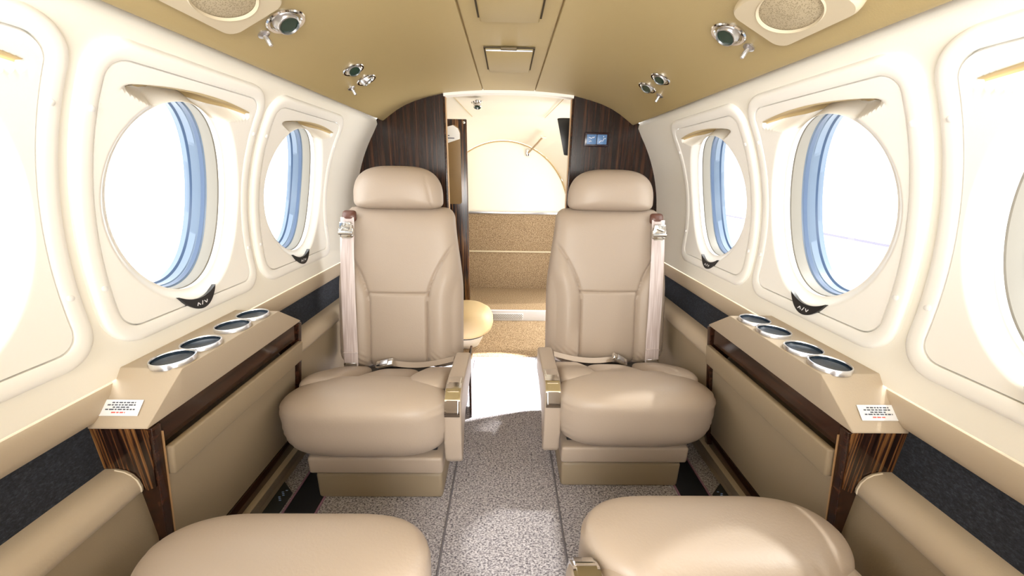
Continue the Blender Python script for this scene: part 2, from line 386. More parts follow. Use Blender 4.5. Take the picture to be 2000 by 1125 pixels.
# ------------------------------------------------------------------ aft bulkhead, doorway
def edge_x(h):                 # where the cabin section is at height h
    if h > 1.075:
        for a, b in zip(half[:16], half[1:16]):
            if b[1] <= h <= a[1] and b[0] > 0.11: return a[0] + (b[0] - a[0]) * (a[1] - h) / (a[1] - b[1])
        return 0.25
    return RC * cos(asin((h - ZC) / RC)) if h > 0.5 else 0.645
for sg, nm in ((-1, 'wall_back_left'), (1, 'wall_back_right')):
    hs = [0.0, 0.3, 0.5] + [0.5 + k * 0.04 for k in range(1, 13)] + [1.04 + 0.1 * k / 8 for k in range(9)] + [1.16, 1.174]
    pts = [(0.262, 0.0)] + [(edge_x(h) + 0.035, h) for h in hs] + [(0.262, 1.177)]
    bm = bmesh.new(); prism(bm, pts, lambda a, b, t: Vector((sg * a, t, b)), YB, YB + 0.03)
    struct(nm, bm, WOOD)
    bm = bmesh.new(); box(bm, sg * 0.262 - 0.004, sg * 0.262 + 0.004, YB - 0.004, YB + 0.034, 0.0, 1.176, 0.003)
    struct('trim_6' if sg < 0 else 'trim_7', bm, WOODY)
    bm = bmesh.new(); box(bm, sg * 0.257 - 0.0015, sg * 0.257 + 0.0015, YB + 0.002, YB + 0.030, 0.0, 1.174, 0.001)
    struct('trim_8' if sg < 0 else 'trim_9', bm, EDGEBAND)
bm = bmesh.new()               # white lip where the headliner ends
xs = [-0.262 + 0.524 * k / 24 for k in range(25)]
grid(bm, lambda i, j: Vector((xs[i], YB - 0.012 + (0, 0, 0.02, 0.045, 0.045)[j], ceil_z(xs[i]) - (-0.004, 0.010, 0.012, 0.010, -0.01)[j])), 25, 5)
struct('trim_10', bm, PANELW, angle=60)

# ------------------------------------------------------------------ aft compartment
def ell(th, c, a, b): return (c[0] + a * cos(th), c[1] + b * sin(th))
secs = [(1.662, (0, 0.62), 0.64, 0.570), (1.80, (0, 0.62), 0.64, 0.570), (2.24, (0, 0.62), 0.61, 0.565), (2.40, (-0.012, 0.62), 0.54, 0.525), (2.594, (-0.03, 0.62), 0.45, 0.462)]
def fine(k):
    f = k / 24 * 4; i = min(3, int(f)); u = f - i; a, b = secs[i], secs[i + 1]
    L = lambda p, q: p + (q - p) * u
    return L(a[0], b[0]), (L(a[1][0], b[1][0]), 0.62), L(a[2], b[2]), L(a[3], b[3])
bm = bmesh.new(); rows = []
for k in range(25):
    y, c, a, b = fine(k)
    pw = 2 / (3.2 - 1.2 * smooth((k - 8) / 16))
    def sup(th): return (c[0] + a * (1 if cos(th) > 0 else -1) * abs(cos(th)) ** pw, c[1] + b * abs(sin(th)) ** pw)
    pts = [(c[0] + a, 0.0), (c[0] + a, 0.3)] + [sup(pi * q / 32) for q in range(33)] + [(c[0] - a, 0.3), (c[0] - a, 0.0)]
    rows.append([bm.verts.new((p[0], y, p[1])) for p in pts])
for k in range(24):
    for j in range(len(rows[0]) - 1):
        if 5 <= k <= 13 and j <= 8: continue          # airstair doorway on the right-hand side
        bm.faces.new((rows[k][j], rows[k + 1][j], rows[k + 1][j + 1], rows[k][j + 1]))
struct('wall_aft_liner', bm, AFTW, angle=60)
bm = bmesh.new()
prism(bm, [(0.42, 0.613), (0.42, 0.62)] + [ell(pi * q / 40, (-0.03, 0.62), 0.45, 0.455) for q in range(41)] + [(-0.48, 0.613)], lambda a, b, t: Vector((a, t, b)), 2.594, 2.62)
struct('wall_aft', bm, AFTW)
bm = bmesh.new(); tube(bm, [(*[ell(pi * q / 48, (-0.03, 0.62), 0.446, 0.456)[0]], 2.590, ell(pi * q / 48, (-0.03, 0.62), 0.446, 0.456)[1]) for q in range(49)], 0.0045, 8)
struct('trim_11', bm, mat('tan_rim', (0.50, 0.36, 0.17), 0.5))
bm = bmesh.new(); box(bm, -0.62, 0.62, 2.13, 2.62, 0.04, 0.071, 0.004); struct('floor_step', bm, TANCARPET)
bm = bmesh.new(); box(bm, -0.62, 0.62, 2.123, 2.14, 0.0, 0.0705, 0.003); struct('trim_12', bm, mat('white_metal_riser', (0.80, 0.80, 0.82), 0.35))
bm = bmesh.new(); box(bm, -0.50, 0.45, 2.590, 2.62, 0.07, 0.339, 0.002); box(bm, -0.50, 0.45, 2.590, 2.62, 0.347, 0.610, 0.002); struct('wall_aft_carpeted', bm, TANCARPET)
bm = bmesh.new(); box(bm, -0.50, 0.45, 2.580, 2.60, 0.338, 0.348, 0.002); struct('trim_13', bm, mat('tan_metal_strip', (0.62, 0.54, 0.38), 0.4))
bm = bmesh.new(); box(bm, -0.50, 0.45, 2.582, 2.60, 0.606, 0.622, 0.003); struct('trim_14', bm, ALU)
bm = bmesh.new(); box(bm, -0.30, 0.30, 1.655, 2.123, 0.0002, 0.0035, 0.001); struct('floor_aft_carpet', bm, TANCARPET)
bm = bmesh.new()               # headliner seams behind the doorway
for x in (-0.235, 0.235): tube(bm, [(x, 1.69, 1.178), (x * 0.86, 2.24, 1.172)], 0.0016, 6)
for x in (1,): tube(bm, [(-0.235, 1.70, 1.178), (0, 1.70, 1.189), (0.235, 1.70, 1.178)], 0.0014, 6)
struct('trim_15', bm, mat('tan_seam', (0.55, 0.42, 0.22), 0.6))

v = thing('vent_grille', (0.007, 2.122, 0.030), 'perforated vent grille in the white step riser beyond the doorway', 'vent')
bm = bmesh.new(); box(bm, -0.088, 0.104, 2.120, 2.1235, 0.012, 0.050, 0.001); obj('grille_plate', bm, WHITE, v)
bm = bmesh.new()
for r_ in range(5):
    for k in range(17):
        x = -0.080 + k * 0.0108 + (r_ % 2) * 0.0054; z = 0.0175 + r_ * 0.0068
        bm.faces.new([bm.verts.new((x + 0.0036 * cos(a), 2.1194, z + 0.0021 * sin(a))) for a in [q * pi / 3 for q in range(6)]])
o = obj('grille_slots', bm, BLACK, v)

d = thing('cabin_divider', (-0.33, 2.0, 0), 'tall ebony divider with a smoky tan inset beyond the left side of the doorway', 'divider')
bm = bmesh.new(); box(bm, -0.50, -0.209, 2.0, 2.022, 0.0, 1.128, 0.004); obj('divider_frame', bm, WOODS, d)  # brighter veneer paints in the aft light falling on this wood
bm = bmesh.new()
outl = [(-0.46, 0.715), (-0.25, 0.715), (-0.241, 0.724), (-0.241, 1.06)] + [(-0.275 + 0.034 * cos(a), 1.06 + 0.04 * sin(a)) for a in [q * pi / 16 for q in range(1, 9)]] + [(-0.46, 1.055)]
prism(bm, outl, lambda a, b, t: Vector((a, t, b)), 1.994, 2.001); obj('divider_inset', bm, TANMIRROR, d)
bm = bmesh.new()
prism(bm, [(-0.40, 0.985), (-0.243, 1.035), (-0.243, 1.062), (-0.252, 1.084), (-0.275, 1.098), (-0.40, 1.066)], lambda a, b, t: Vector((a, t, b)), 1.988, 1.9945); cardo = obj('card_pocket', bm, PANELW, d); cardo['label'] = 'cream pocket at the top of the inset'
bm = bmesh.new()
for a, b, w in ((-0.33, 1.048, 0.036), (-0.315, 1.036, 0.045)): box(bm, a, a + w, 1.9872, 1.9882, b, b + 0.004)
obj('pocket_marks', bm, INK, cardo)
bm = bmesh.new(); lathe(bm, [(0.006, 0), (0.006, 0.003), (0.003, 0.006), (0, 0.006)], (-0.222, 2.0, 1.112), (0, -1, 0), 16); obj('divider_screw', bm, CHROME, d)

l = thing('lavatory_stool', (-0.215, 1.82, 0), 'round cream leather seat stool just inside the doorway', 'stool')
bm = bmesh.new(); c_ = (-0.213, 1.80)
lathe(bm, [(0.0, 0.222), (0.06, 0.220), (0.10, 0.212), (0.130, 0.192), (0.143, 0.162), (0.144, 0.128), (0.136, 0.096), (0.118, 0.080), (0.0, 0.078)], (*c_, 0), n=64); obj('stool_cushion', bm, CREAM_LEATHER, l)
bm = bmesh.new(); lathe(bm, [(0.0, 0.08), (0.105, 0.08), (0.105, 0.068), (0.0, 0.068)], (*c_, 0), n=48); obj('swivel_plate', bm, BLACK, l)
bm = bmesh.new(); lathe(bm, [(0.0, 0.07), (0.100, 0.07), (0.088, 0.04), (0.07, 0.0036), (0.0, 0.0036)], (*c_, 0), n=48); obj('stool_base', bm, AFTW, l)

h = thing('door_strut', (0.14, 2.50, 1.00), 'chrome bracket and tan strut on the cream wall beyond the doorway', 'bracket')
bm = bmesh.new(); box(bm, 0.118, 0.142, 2.582, 2.595, 0.985, 1.030, 0.004); obj('strut_plate', bm, CHROME, h)
bm = bmesh.new(); tube(bm, [(0.132, 2.580, 1.005), (0.185, 2.46, 1.060), (0.205, 2.40, 1.083)], 0.006, 12); obj('strut_rod', bm, mat('tan_rod', (0.42, 0.30, 0.18), 0.4), h)
bm = bmesh.new(); lathe(bm, [(0.020, 0.0), (0.020, 0.004), (0.008, 0.010), (0.0, 0.010)], (0.210, 2.385, 1.090), (-0.3, 0.3, -1), 20); obj('strut_mount', bm, AFTW, h)

k_ = tag(obj('folded_cover', (lambda b: (prism(b, [(0, 0), (0.055, 0.012), (0.045, 0.030), (0.075, 0.040), (0.068, 0.058), (0.10, 0.065), (0.10, 0.0)], lambda a, q, t: Vector((0.215 + a * 0.95 + (1.115 - t) * 0.25, 1.80 + q, t)), 0.955, 1.115, 0.004), b)[1])(bmesh.new()), mat('black_vinyl', (0.012, 0.011, 0.010), 0.35)),
         'black folded vinyl cover hanging beside the right edge of the doorway', 'cover')
s = thing('aft_spotlight', (-0.137, 1.78, 1.165), 'small chrome spotlight on the bright headliner beyond the doorway', 'lamp')
bm = bmesh.new(); lathe(bm, [(0.028, 0.0), (0.026, 0.006), (0.016, 0.008)], (-0.137, 1.78, 1.170), (0.1, 0, -1), 32); obj('bezel', bm, CHROME, s)
bm = bmesh.new(); lathe(bm, [(0.017, 0.0), (0.017, 0.024), (0.014, 0.026), (0.014, 0.020)], (-0.137, 1.78, 1.168), (0.05, -0.5, -1), 28); obj('barrel', bm, CHROME, s)
bm = bmesh.new(); lathe(bm, [(0.0, 0.0205), (0.0142, 0.0205)], (-0.137, 1.78, 1.168), (0.05, -0.5, -1), 28); obj('lens', bm, LENS, s)

# lit sign on the right-hand bulkhead
s = thing('cabin_sign', (0.367, 1.648, 1.012), 'small blue two-tile pictogram sign on the right ebony bulkhead', 'sign')
bm = bmesh.new(); box(bm, 0.316, 0.418, 1.640, 1.651, 0.985, 1.041, 0.003); obj('sign_bezel', bm, mat('sign_bezel_brown', (0.02, 0.008, 0.012), 0.2), s)
for nm, x0, x1, strokes in (('no_smoking_tile', 0.3255, 0.3655, [[(0.333, 1.021), (0.345, 1.017), (0.351, 1.022)], [(0.352, 1.018), (0.357, 1.023)], [(0.336, 1.003), (0.340, 1.007), (0.345, 1.005)]]),
                            ('seat_belt_tile', 0.3685, 0.4085, [[(0.394, 1.026), (0.395, 1.022)], [(0.396, 1.017), (0.393, 1.007), (0.384, 1.008), (0.377, 1.001)], [(0.398, 1.016), (0.404, 1.017)]])):
    bm = bmesh.new(); box(bm, x0, x1, 1.6375, 1.6415, 0.994, 1.032, 0.001); t_ = obj(nm, bm, SIGNBLUE, s)
    bm = bmesh.new()
    for st in strokes: tube(bm, [(x, 1.6372, z) for x, z in st], 0.0013, 6)
    obj('pictogram', bm, MARK, t_)

# ------------------------------------------------------------------ headliner fittings
def eyeball(x, y, r, label, grp, aim):
    n = ceil_n(x); p = Vector((x, y, ceil_z(x) + 0.0005))
    t = thing('air_outlet', p, label, 'air vent', grp)
    bm = bmesh.new(); lathe(bm, [(r, 0.0), (r, 0.003), (r * 0.94, 0.005), (r * 0.80, 0.0045), (r * 0.66, -0.004)], p, n, 44); obj('bezel', bm, CHROME, t)
    a = (n + Vector(aim)).normalized(); q = p - n * 0.002
    bm = bmesh.new(); lathe(bm, [(r * 0.66, -0.012), (r * 0.68, 0.0), (r * 0.65, r * 0.20), (r * 0.56, r * 0.40), (r * 0.51, r * 0.42), (r * 0.49, r * 0.32)], q, a, 40); obj('eyeball', bm, ALU, t)
    bm = bmesh.new(); lathe(bm, [(0.0, r * 0.33), (r * 0.50, r * 0.33)], q, a, 36); obj('lens', bm, LENS, t)
def peg(x, y, label):
    n = ceil_n(x); p = Vector((x, y, ceil_z(x)))
    t = thing('ceiling_peg', p, label, 'peg', 'small pegs on the headliner')
    bm = bmesh.new(); lathe(bm, [(0.0, 0.0005), (0.011, 0.0), (0.011, 0.002), (0.005, 0.005), (0.0, 0.005)], p, n, 24); obj('flange', bm, ALU, t)
    bm = bmesh.new(); lathe(bm, [(0.0046, 0.003), (0.0042, 0.020), (0.003, 0.022), (0, 0.022)], p, n, 20); obj('stem', bm, ALU, t)
G_ = 'chrome air outlets on the headliner'
eyeball(-0.413, 0.798, 0.036, 'large chrome air outlet beside the left overhead speaker', G_, (0.25, -0.15, 0))
eyeball(0.417, 0.808, 0.034, 'large chrome air outlet beside the right overhead speaker', G_, (-0.25, -0.15, 0))
eyeball(-0.417, 1.118, 0.030, 'chrome air outlet of the left far pair, nearer one with dark lens showing', G_, (0.2, -0.35, 0))
eyeball(-0.421, 1.222, 0.030, 'chrome air outlet of the left far pair, the one nearer the bulkhead', G_, (0.5, 0.2, 0))
eyeball(0.421, 1.143, 0.029, 'chrome air outlet of the right far pair, nearer and higher one', G_, (-0.2, -0.25, 0))
eyeball(0.422, 1.247, 0.029, 'chrome air outlet of the right far pair, the one nearer the bulkhead', G_, (-0.2, -0.3, 0))
peg(-0.456, 0.797, 'small silver peg beside the large left air outlet'); peg(0.459, 0.805, 'small silver peg beside the large right air outlet')
peg(-0.464, 1.216, 'small silver peg by the far pair of left air outlets'); peg(0.462, 1.246, 'small silver peg by the far pair of right air outlets')

def speaker(sg, label):
    cx, cy, hw, hl, r = 0.428 * sg, 0.648, 0.058, 0.082, 0.022
    n = ceil_n(cx); u = Vector((0, 1, 0)); v_ = u.cross(n).normalized()
    if v_.x * sg < 0: v_ = -v_
    p = Vector((cx, cy, ceil_z(cx))) - n * 0.004
    t = thing('overhead_speaker', p, label, 'speaker', 'overhead speakers')
    N = 96; ds = [(cos(2 * pi * k / N), sin(2 * pi * k / N)) for k in range(N)]; o1 = [rrhit(a, b, hl, hw, r) for a, b in ds]
    pr = [(1.0, 0.0), (1.0, 0.016), (0.985, 0.021), (0.95, 0.024)]
    bm = bmesh.new()
    def F(i, j):
        a, b = ds[i]
        if j < 4: return p + (u * a + v_ * b) * o1[i] * pr[j][0] + n * pr[j][1]
        k = (1.10, 1.06, 1.0)[j - 4]; d_ = (0.024, 0.0255, 0.022)[j - 4]
        return p + u * a * 0.052 * k + v_ * b * 0.039 * k + n * d_
    grid(bm, F, N, 7, closeu=True); obj('speaker_panel', bm, mat('speaker_cream_%d' % (sg + 1), (0.58, 0.50, 0.36), 0.5), t, 35)
    bm = bmesh.new()
    def Gm(i, j):
        a, b = ds[i]; f = j / 8 * 1.005; return p + u * a * 0.052 * f + v_ * b * 0.039 * f + n * (0.0215 + 0.004 * (1 - f * f))
    grid(bm, lambda i, j: Gm(i, j + 1), N, 8, closeu=True); c = bm.verts.new(p + n * 0.0255)
    bm.verts.ensure_lookup_table()
    for i_ in range(N): bm.faces.new((bm.verts[i_ * 8], bm.verts[((i_ + 1) % N) * 8], c))
    obj('speaker_mesh', bm, GRILLE, t)
speaker(-1, 'cream overhead speaker on the left side of the headliner'); speaker(1, 'cream overhead speaker on the right side of the headliner')

def hatch(y0, y1, label, latch):
    t = thing('ceiling_hatch', (0, (y0 + y1) / 2, 1.187), label, 'hatch', 'hatches in the headliner strip')
    bm = bmesh.new(); box(bm, -0.0635, 0.0635, y0, y1, 1.180, 1.1895, 0.004); obj('hatch_door', bm, CEIL, t)
    bm = bmesh.new()           # dark gap round three sides
    box(bm, -0.068, -0.0635, y0 - 0.004, y1 - 0.01, 1.1855, 1.1885); box(bm, 0.0635, 0.068, y0 - 0.004, y1 - 0.01, 1.1855, 1.1885); box(bm, -0.068, 0.068, y0 - 0.006, y0, 1.1855, 1.1885)
    obj('hatch_gap', bm, DARKGAP, t)
    if latch:
        bm = bmesh.new(); box(bm, -0.0225, 0.020, y0 - 0.010, y0 + 0.001, 1.181, 1.188, 0.002); obj('latch', bm, mat('brown_latch', (0.10, 0.07, 0.03), 0.5), t)
        bm = bmesh.new(); box(bm, -0.062, 0.062, y0 - 0.001, y0 + 0.002, 1.1795, 1.184, 0.001); obj('door_lip', bm, ALU, t)
hatch(1.115, 1.33, 'square ceiling hatch with a latch, nearer the bulkhead', True)
hatch(0.66, 0.925, 'plain ceiling hatch farther from the bulkhead', False)

# ------------------------------------------------------------------ side cabinets
def face_x(hh): return 0.566 + 0.155 * (0.475 - hh)
def cabinet(sg, label):
    side = 'left' if sg < 0 else 'right'
    t = thing('side_cabinet', (sg * 0.61, 0.72, 0), label, 'cabinet', 'cup-holder cabinets along the side walls')
    fm = lambda a, b, y: Vector((sg * a, y, b))
    bx = lambda hh: 0.6395 - 0.029 * min(1.0, hh / 0.25)      # back, against the side panel
    bm = bmesh.new()           # ebony carcass: end wall, top rail, recess
    prism(bm, [(0.644, 0.477), (0.568, 0.477), (face_x(0.43) + 0.001, 0.430), (0.610, 0.425), (0.630, 0.400), (0.644, 0.400)], fm, 0.503, 0.944)
    body = obj('cabinet_body', bm, WOODY, t)
    bm = bmesh.new()           # near end cheek with its curved lower edge
    ck = [(0.658, 0.477), (0.573, 0.477), (0.567, 0.471), (face_x(0.43), 0.430), (face_x(0.36) - 0.001, 0.360), (0.600, 0.352), (0.6035, 0.368), (0.609, 0.384), (0.620, 0.394), (0.632, 0.3975), (0.658, 0.3975)]
    prism(bm, ck, fm, 0.498, 0.522); obj('end_cheek', bm, WOODS, t)
    for y0, y1 in ((0.500, 0.516), (0.930, 0.946)):
        bm = bmesh.new(); prism(bm, [(bx(0.36), 0.36), (0.640, 0.400), (0.640, 0.474), (face_x(0.478) - 0.004, 0.474), (face_x(0.09) - 0.006, 0.088), (bx(0.09), 0.088), (bx(0.25), 0.25)], fm, y0, y1, 0.0015); obj('post', bm, WOODY, t)
    bm = bmesh.new(); prism(bm, [(face_x(0.46) - 0.0065, 0.458), (face_x(0.10) - 0.0065, 0.10), (face_x(0.10), 0.10), (face_x(0.46), 0.458)], fm, 0.5145, 0.5165); obj('post_bead', bm, EDGEBAND, t)
    bm = bmesh.new(); prism(bm, [(face_x(0.36) + 0.005, 0.358), (face_x(0.128) + 0.003, 0.128), (bx(0.128), 0.128), (bx(0.25), 0.25), (bx(0.38), 0.36)], fm, 0.518, 0.930, 0.0015); obj('lower_panel', bm, PANEL_LEATHER, t)
    bm = bmesh.new(); prism(bm, [(face_x(0.13) - 0.001, 0.130), (face_x(0.085) - 0.001, 0.083), (bx(0.083), 0.083), (bx(0.130), 0.130)], fm, 0.517, 0.930, 0.0015); obj('base_strip', bm, WOODY, t)
    bm = bmesh.new(); prism(bm, [(face_x(0.425) - 0.016, 0.424), (face_x(0.366) - 0.016, 0.366), (face_x(0.366) + 0.006, 0.366), (face_x(0.425) - 0.001, 0.424)], fm, 0.519, 0.932, 0.004); obj('drop_table', bm, PANEL_LEATHER, t)
    # padded top: sloped ends, overhanging inner side
    def topz(y):
        pts = [(0.497, 0.478), (0.560, 0.547), (0.835, 0.547), (0.947, 0.478)]
        for a, b in zip(pts, pts[1:]):
            if a[0] <= y <= b[0]: return a[1] + (b[1] - a[1]) * (y - a[0]) / (b[0] - a[0])
        return 0.478
    bm = bmesh.new()
    A = {}
    for i_, y in enumerate((0.497, 0.560, 0.835, 0.947)):
        zt = topz(y); k = (zt - 0.478) / 0.069
        A[i_] = [bm.verts.new(fm(a, b, y)) for a, b in ((0.665, 0.4755), (0.565, 0.4755), (0.566 - 0.020 * k, zt + 0.0005), (0.665, zt + 0.002 * k + 0.0005))]
    for i_ in range(3):
        for j in range(4): bm.faces.new((A[i_][j], A[i_][(j + 1) % 4], A[i_ + 1][(j + 1) % 4], A[i_ + 1][j]))
    bm.faces.new(A[0]); bm.faces.new(A[3])
    bmesh.ops.bevel(bm, geom=bm.edges[:], offset=0.010, segments=5, profile=0.5, affect='EDGES', clamp_overlap=True)
    top = obj('padded_top', bm, TOP_LEATHER, t, 60)
    for y in (0.586, 0.648, 0.732, 0.797):
        z = 0.5535
        bm = bmesh.new(); lathe(bm, [(0.0325, -0.008), (0.0325, 0.0012), (0.0318, 0.0024), (0.0306, 0.0026), (0.0296, 0.0012), (0.0293, -0.016)], (sg * 0.582, y, z), n=56); rg = obj('cup_holder', bm, ALU, t)
        bm = bmesh.new(); lathe(bm, [(0.02955, 0.0002), (0.0292, -0.0035), (0.0280, -0.0042), (0.0, -0.0044)], (sg * 0.582, y, z), n=48); obj('cup_liner', bm, CUP, rg)
    # placard on the near slope
    a = Vector((0, 0.063, 0.069)).normalized(); n_ = Vector((0, -a.z, a.y)); o_ = Vector((sg * 0.617, 0.5165, 0.5005)) + n_ * 0.0012
    X = Vector((1, 0, 0))
    bm = bmesh.new(); bm.faces.new([bm.verts.new(o_ + X * p + a * q) for p, q in ((-0.031, -0.012), (0.031, -0.012), (0.031, 0.013), (-0.031, 0.013))])
    r_ = bmesh.ops.extrude_face_region(bm, geom=bm.faces[:]); bmesh.ops.translate(bm, verts=[e for e in r_['geom'] if isinstance(e, bmesh.types.BMVert)], vec=n_ * 0.0006)
    pl = obj('placard', bm, LABELW, t); pl['label'] = 'white placard with small print'
    for nm, m, rows_ in (('placard_print', INK, [(0.0085, 0.72, 0.1), (0.0048, 0.86, -0.02), (0.0012, 0.5, 0.0), (-0.0022, 0.9, 0.0)]), ('placard_red_line', REDINK, [(-0.0068, 0.42, -0.05)])):
        bm = bmesh.new()
        for q, w, off in rows_:
            x = -0.026 * w + off * 0.02; end = 0.026 * w + off * 0.02
            while x < end:
                wd = random.uniform(0.003, 0.0075); x1 = min(x + wd, end)
                bm.faces.new([bm.verts.new(o_ + n_ * 0.0009 + X * p + a * (q + dq)) for p, dq in ((x, -0.0010), (x1, -0.0010), (x1, 0.0010), (x, 0.0010))]); x = x1 + 0.0014
        obj(nm, bm, m, pl)
cabinet(-1, 'beige-topped ebony cabinet with four cup holders on the left wall'); cabinet(1, 'beige-topped ebony cabinet with four cup holders on the right wall')

def side_arm(sg, y0, y1, label):
    pr = [(0.662, 0.352), (0.662, 0.396), (0.638, 0.3965), (0.624, 0.393), (0.614, 0.386), (0.6075, 0.375), (0.605, 0.362), (0.6065, 0.353), (0.611, 0.350)]
    bm = bmesh.new(); prism(bm, pr, lambda a, b, y: Vector((sg * a, y, b)), y0, y1)
    o = obj('padded_ledge', bm, TOP_LEATHER, None, 50); tag(o, label, 'ledge', 'padded armrest ledges along the side walls')
    bm = bmesh.new(); tube(bm, [(sg * (a - 0.0005), y1 - 0.004 if y0 < 0 else y0 + 0.004, b + 0.0005) for a, b in pr[2:8]], 0.0012, 6); obj('stitching', bm, mat('pale_thread_%d%d' % (sg + 1, int(y0 * 10) + 9), (0.75, 0.66, 0.52), 0.7), o)
side_arm(-1, Y0, 0.499, 'padded tan armrest ledge on the left wall, in front of the cabinet end')
side_arm(1, Y0, 0.499, 'padded tan armrest ledge on the right wall, in front of the cabinet end')
side_arm(-1, 0.946, YB, 'padded tan armrest ledge on the left wall, behind the cabinet beside the far seat')
side_arm(1, 0.946, YB, 'padded tan armrest ledge on the right wall, behind the cabinet beside the far seat')

# floor tracks and lit floor plates beside the seats
for sg, side in ((-1, 'left'), (1, 'right')):
    bm = bmesh.new(); box(bm, *sorted((sg * 0.504, sg * 0.583)), 0.30, 1.35, 0.0, 0.004, 0.001)
    o = obj('floor_track', bm, BLACKT); tag(o, 'black floor track strip in the carpet along the %s wall' % side, 'track', 'floor tracks')
    for x in (0.500, 0.587):
        bm = bmesh.new(); box(bm, *sorted((sg * (x - 0.0025), sg * (x + 0.0025))), 0.30, 1.35, 0.0, 0.005, 0.001); e_ = obj('track_binding', bm, mat('mauve_binding_%d%d' % (sg + 1, int(x * 1000)), (0.30, 0.17, 0.25), 0.7), o)
    t = thing('floor_plate', (sg * 0.62, 0.77, 0), 'dark grey floor plate with small marks beside the %s cabinet base' % side, 'plate', 'floor plates')
    bm = bmesh.new(); prism(bm, [(0.596, 0.69), (0.6455, 0.66), (0.6455, 0.872), (0.596, 0.828)], lambda a, b, z: Vector((sg * a, b, z)), 0.0, 0.005, 0.0012); obj('plate', bm, mat('plate_grey_%d' % (sg + 1), (0.035, 0.038, 0.042), 0.3), t)
    for y, m_ in ((0.735, 5), (0.80, 7)):
        bm = bmesh.new()
        for k in range(m_):
            a0 = 0.612 + 0.004 * (k % 3); b0 = y + k * 0.0055; box(bm, *sorted((sg * a0, sg * (a0 + 0.006))), b0, b0 + 0.0025, 0.005, 0.0056)
        obj('plate_marks', bm, BLUEMARK, t)

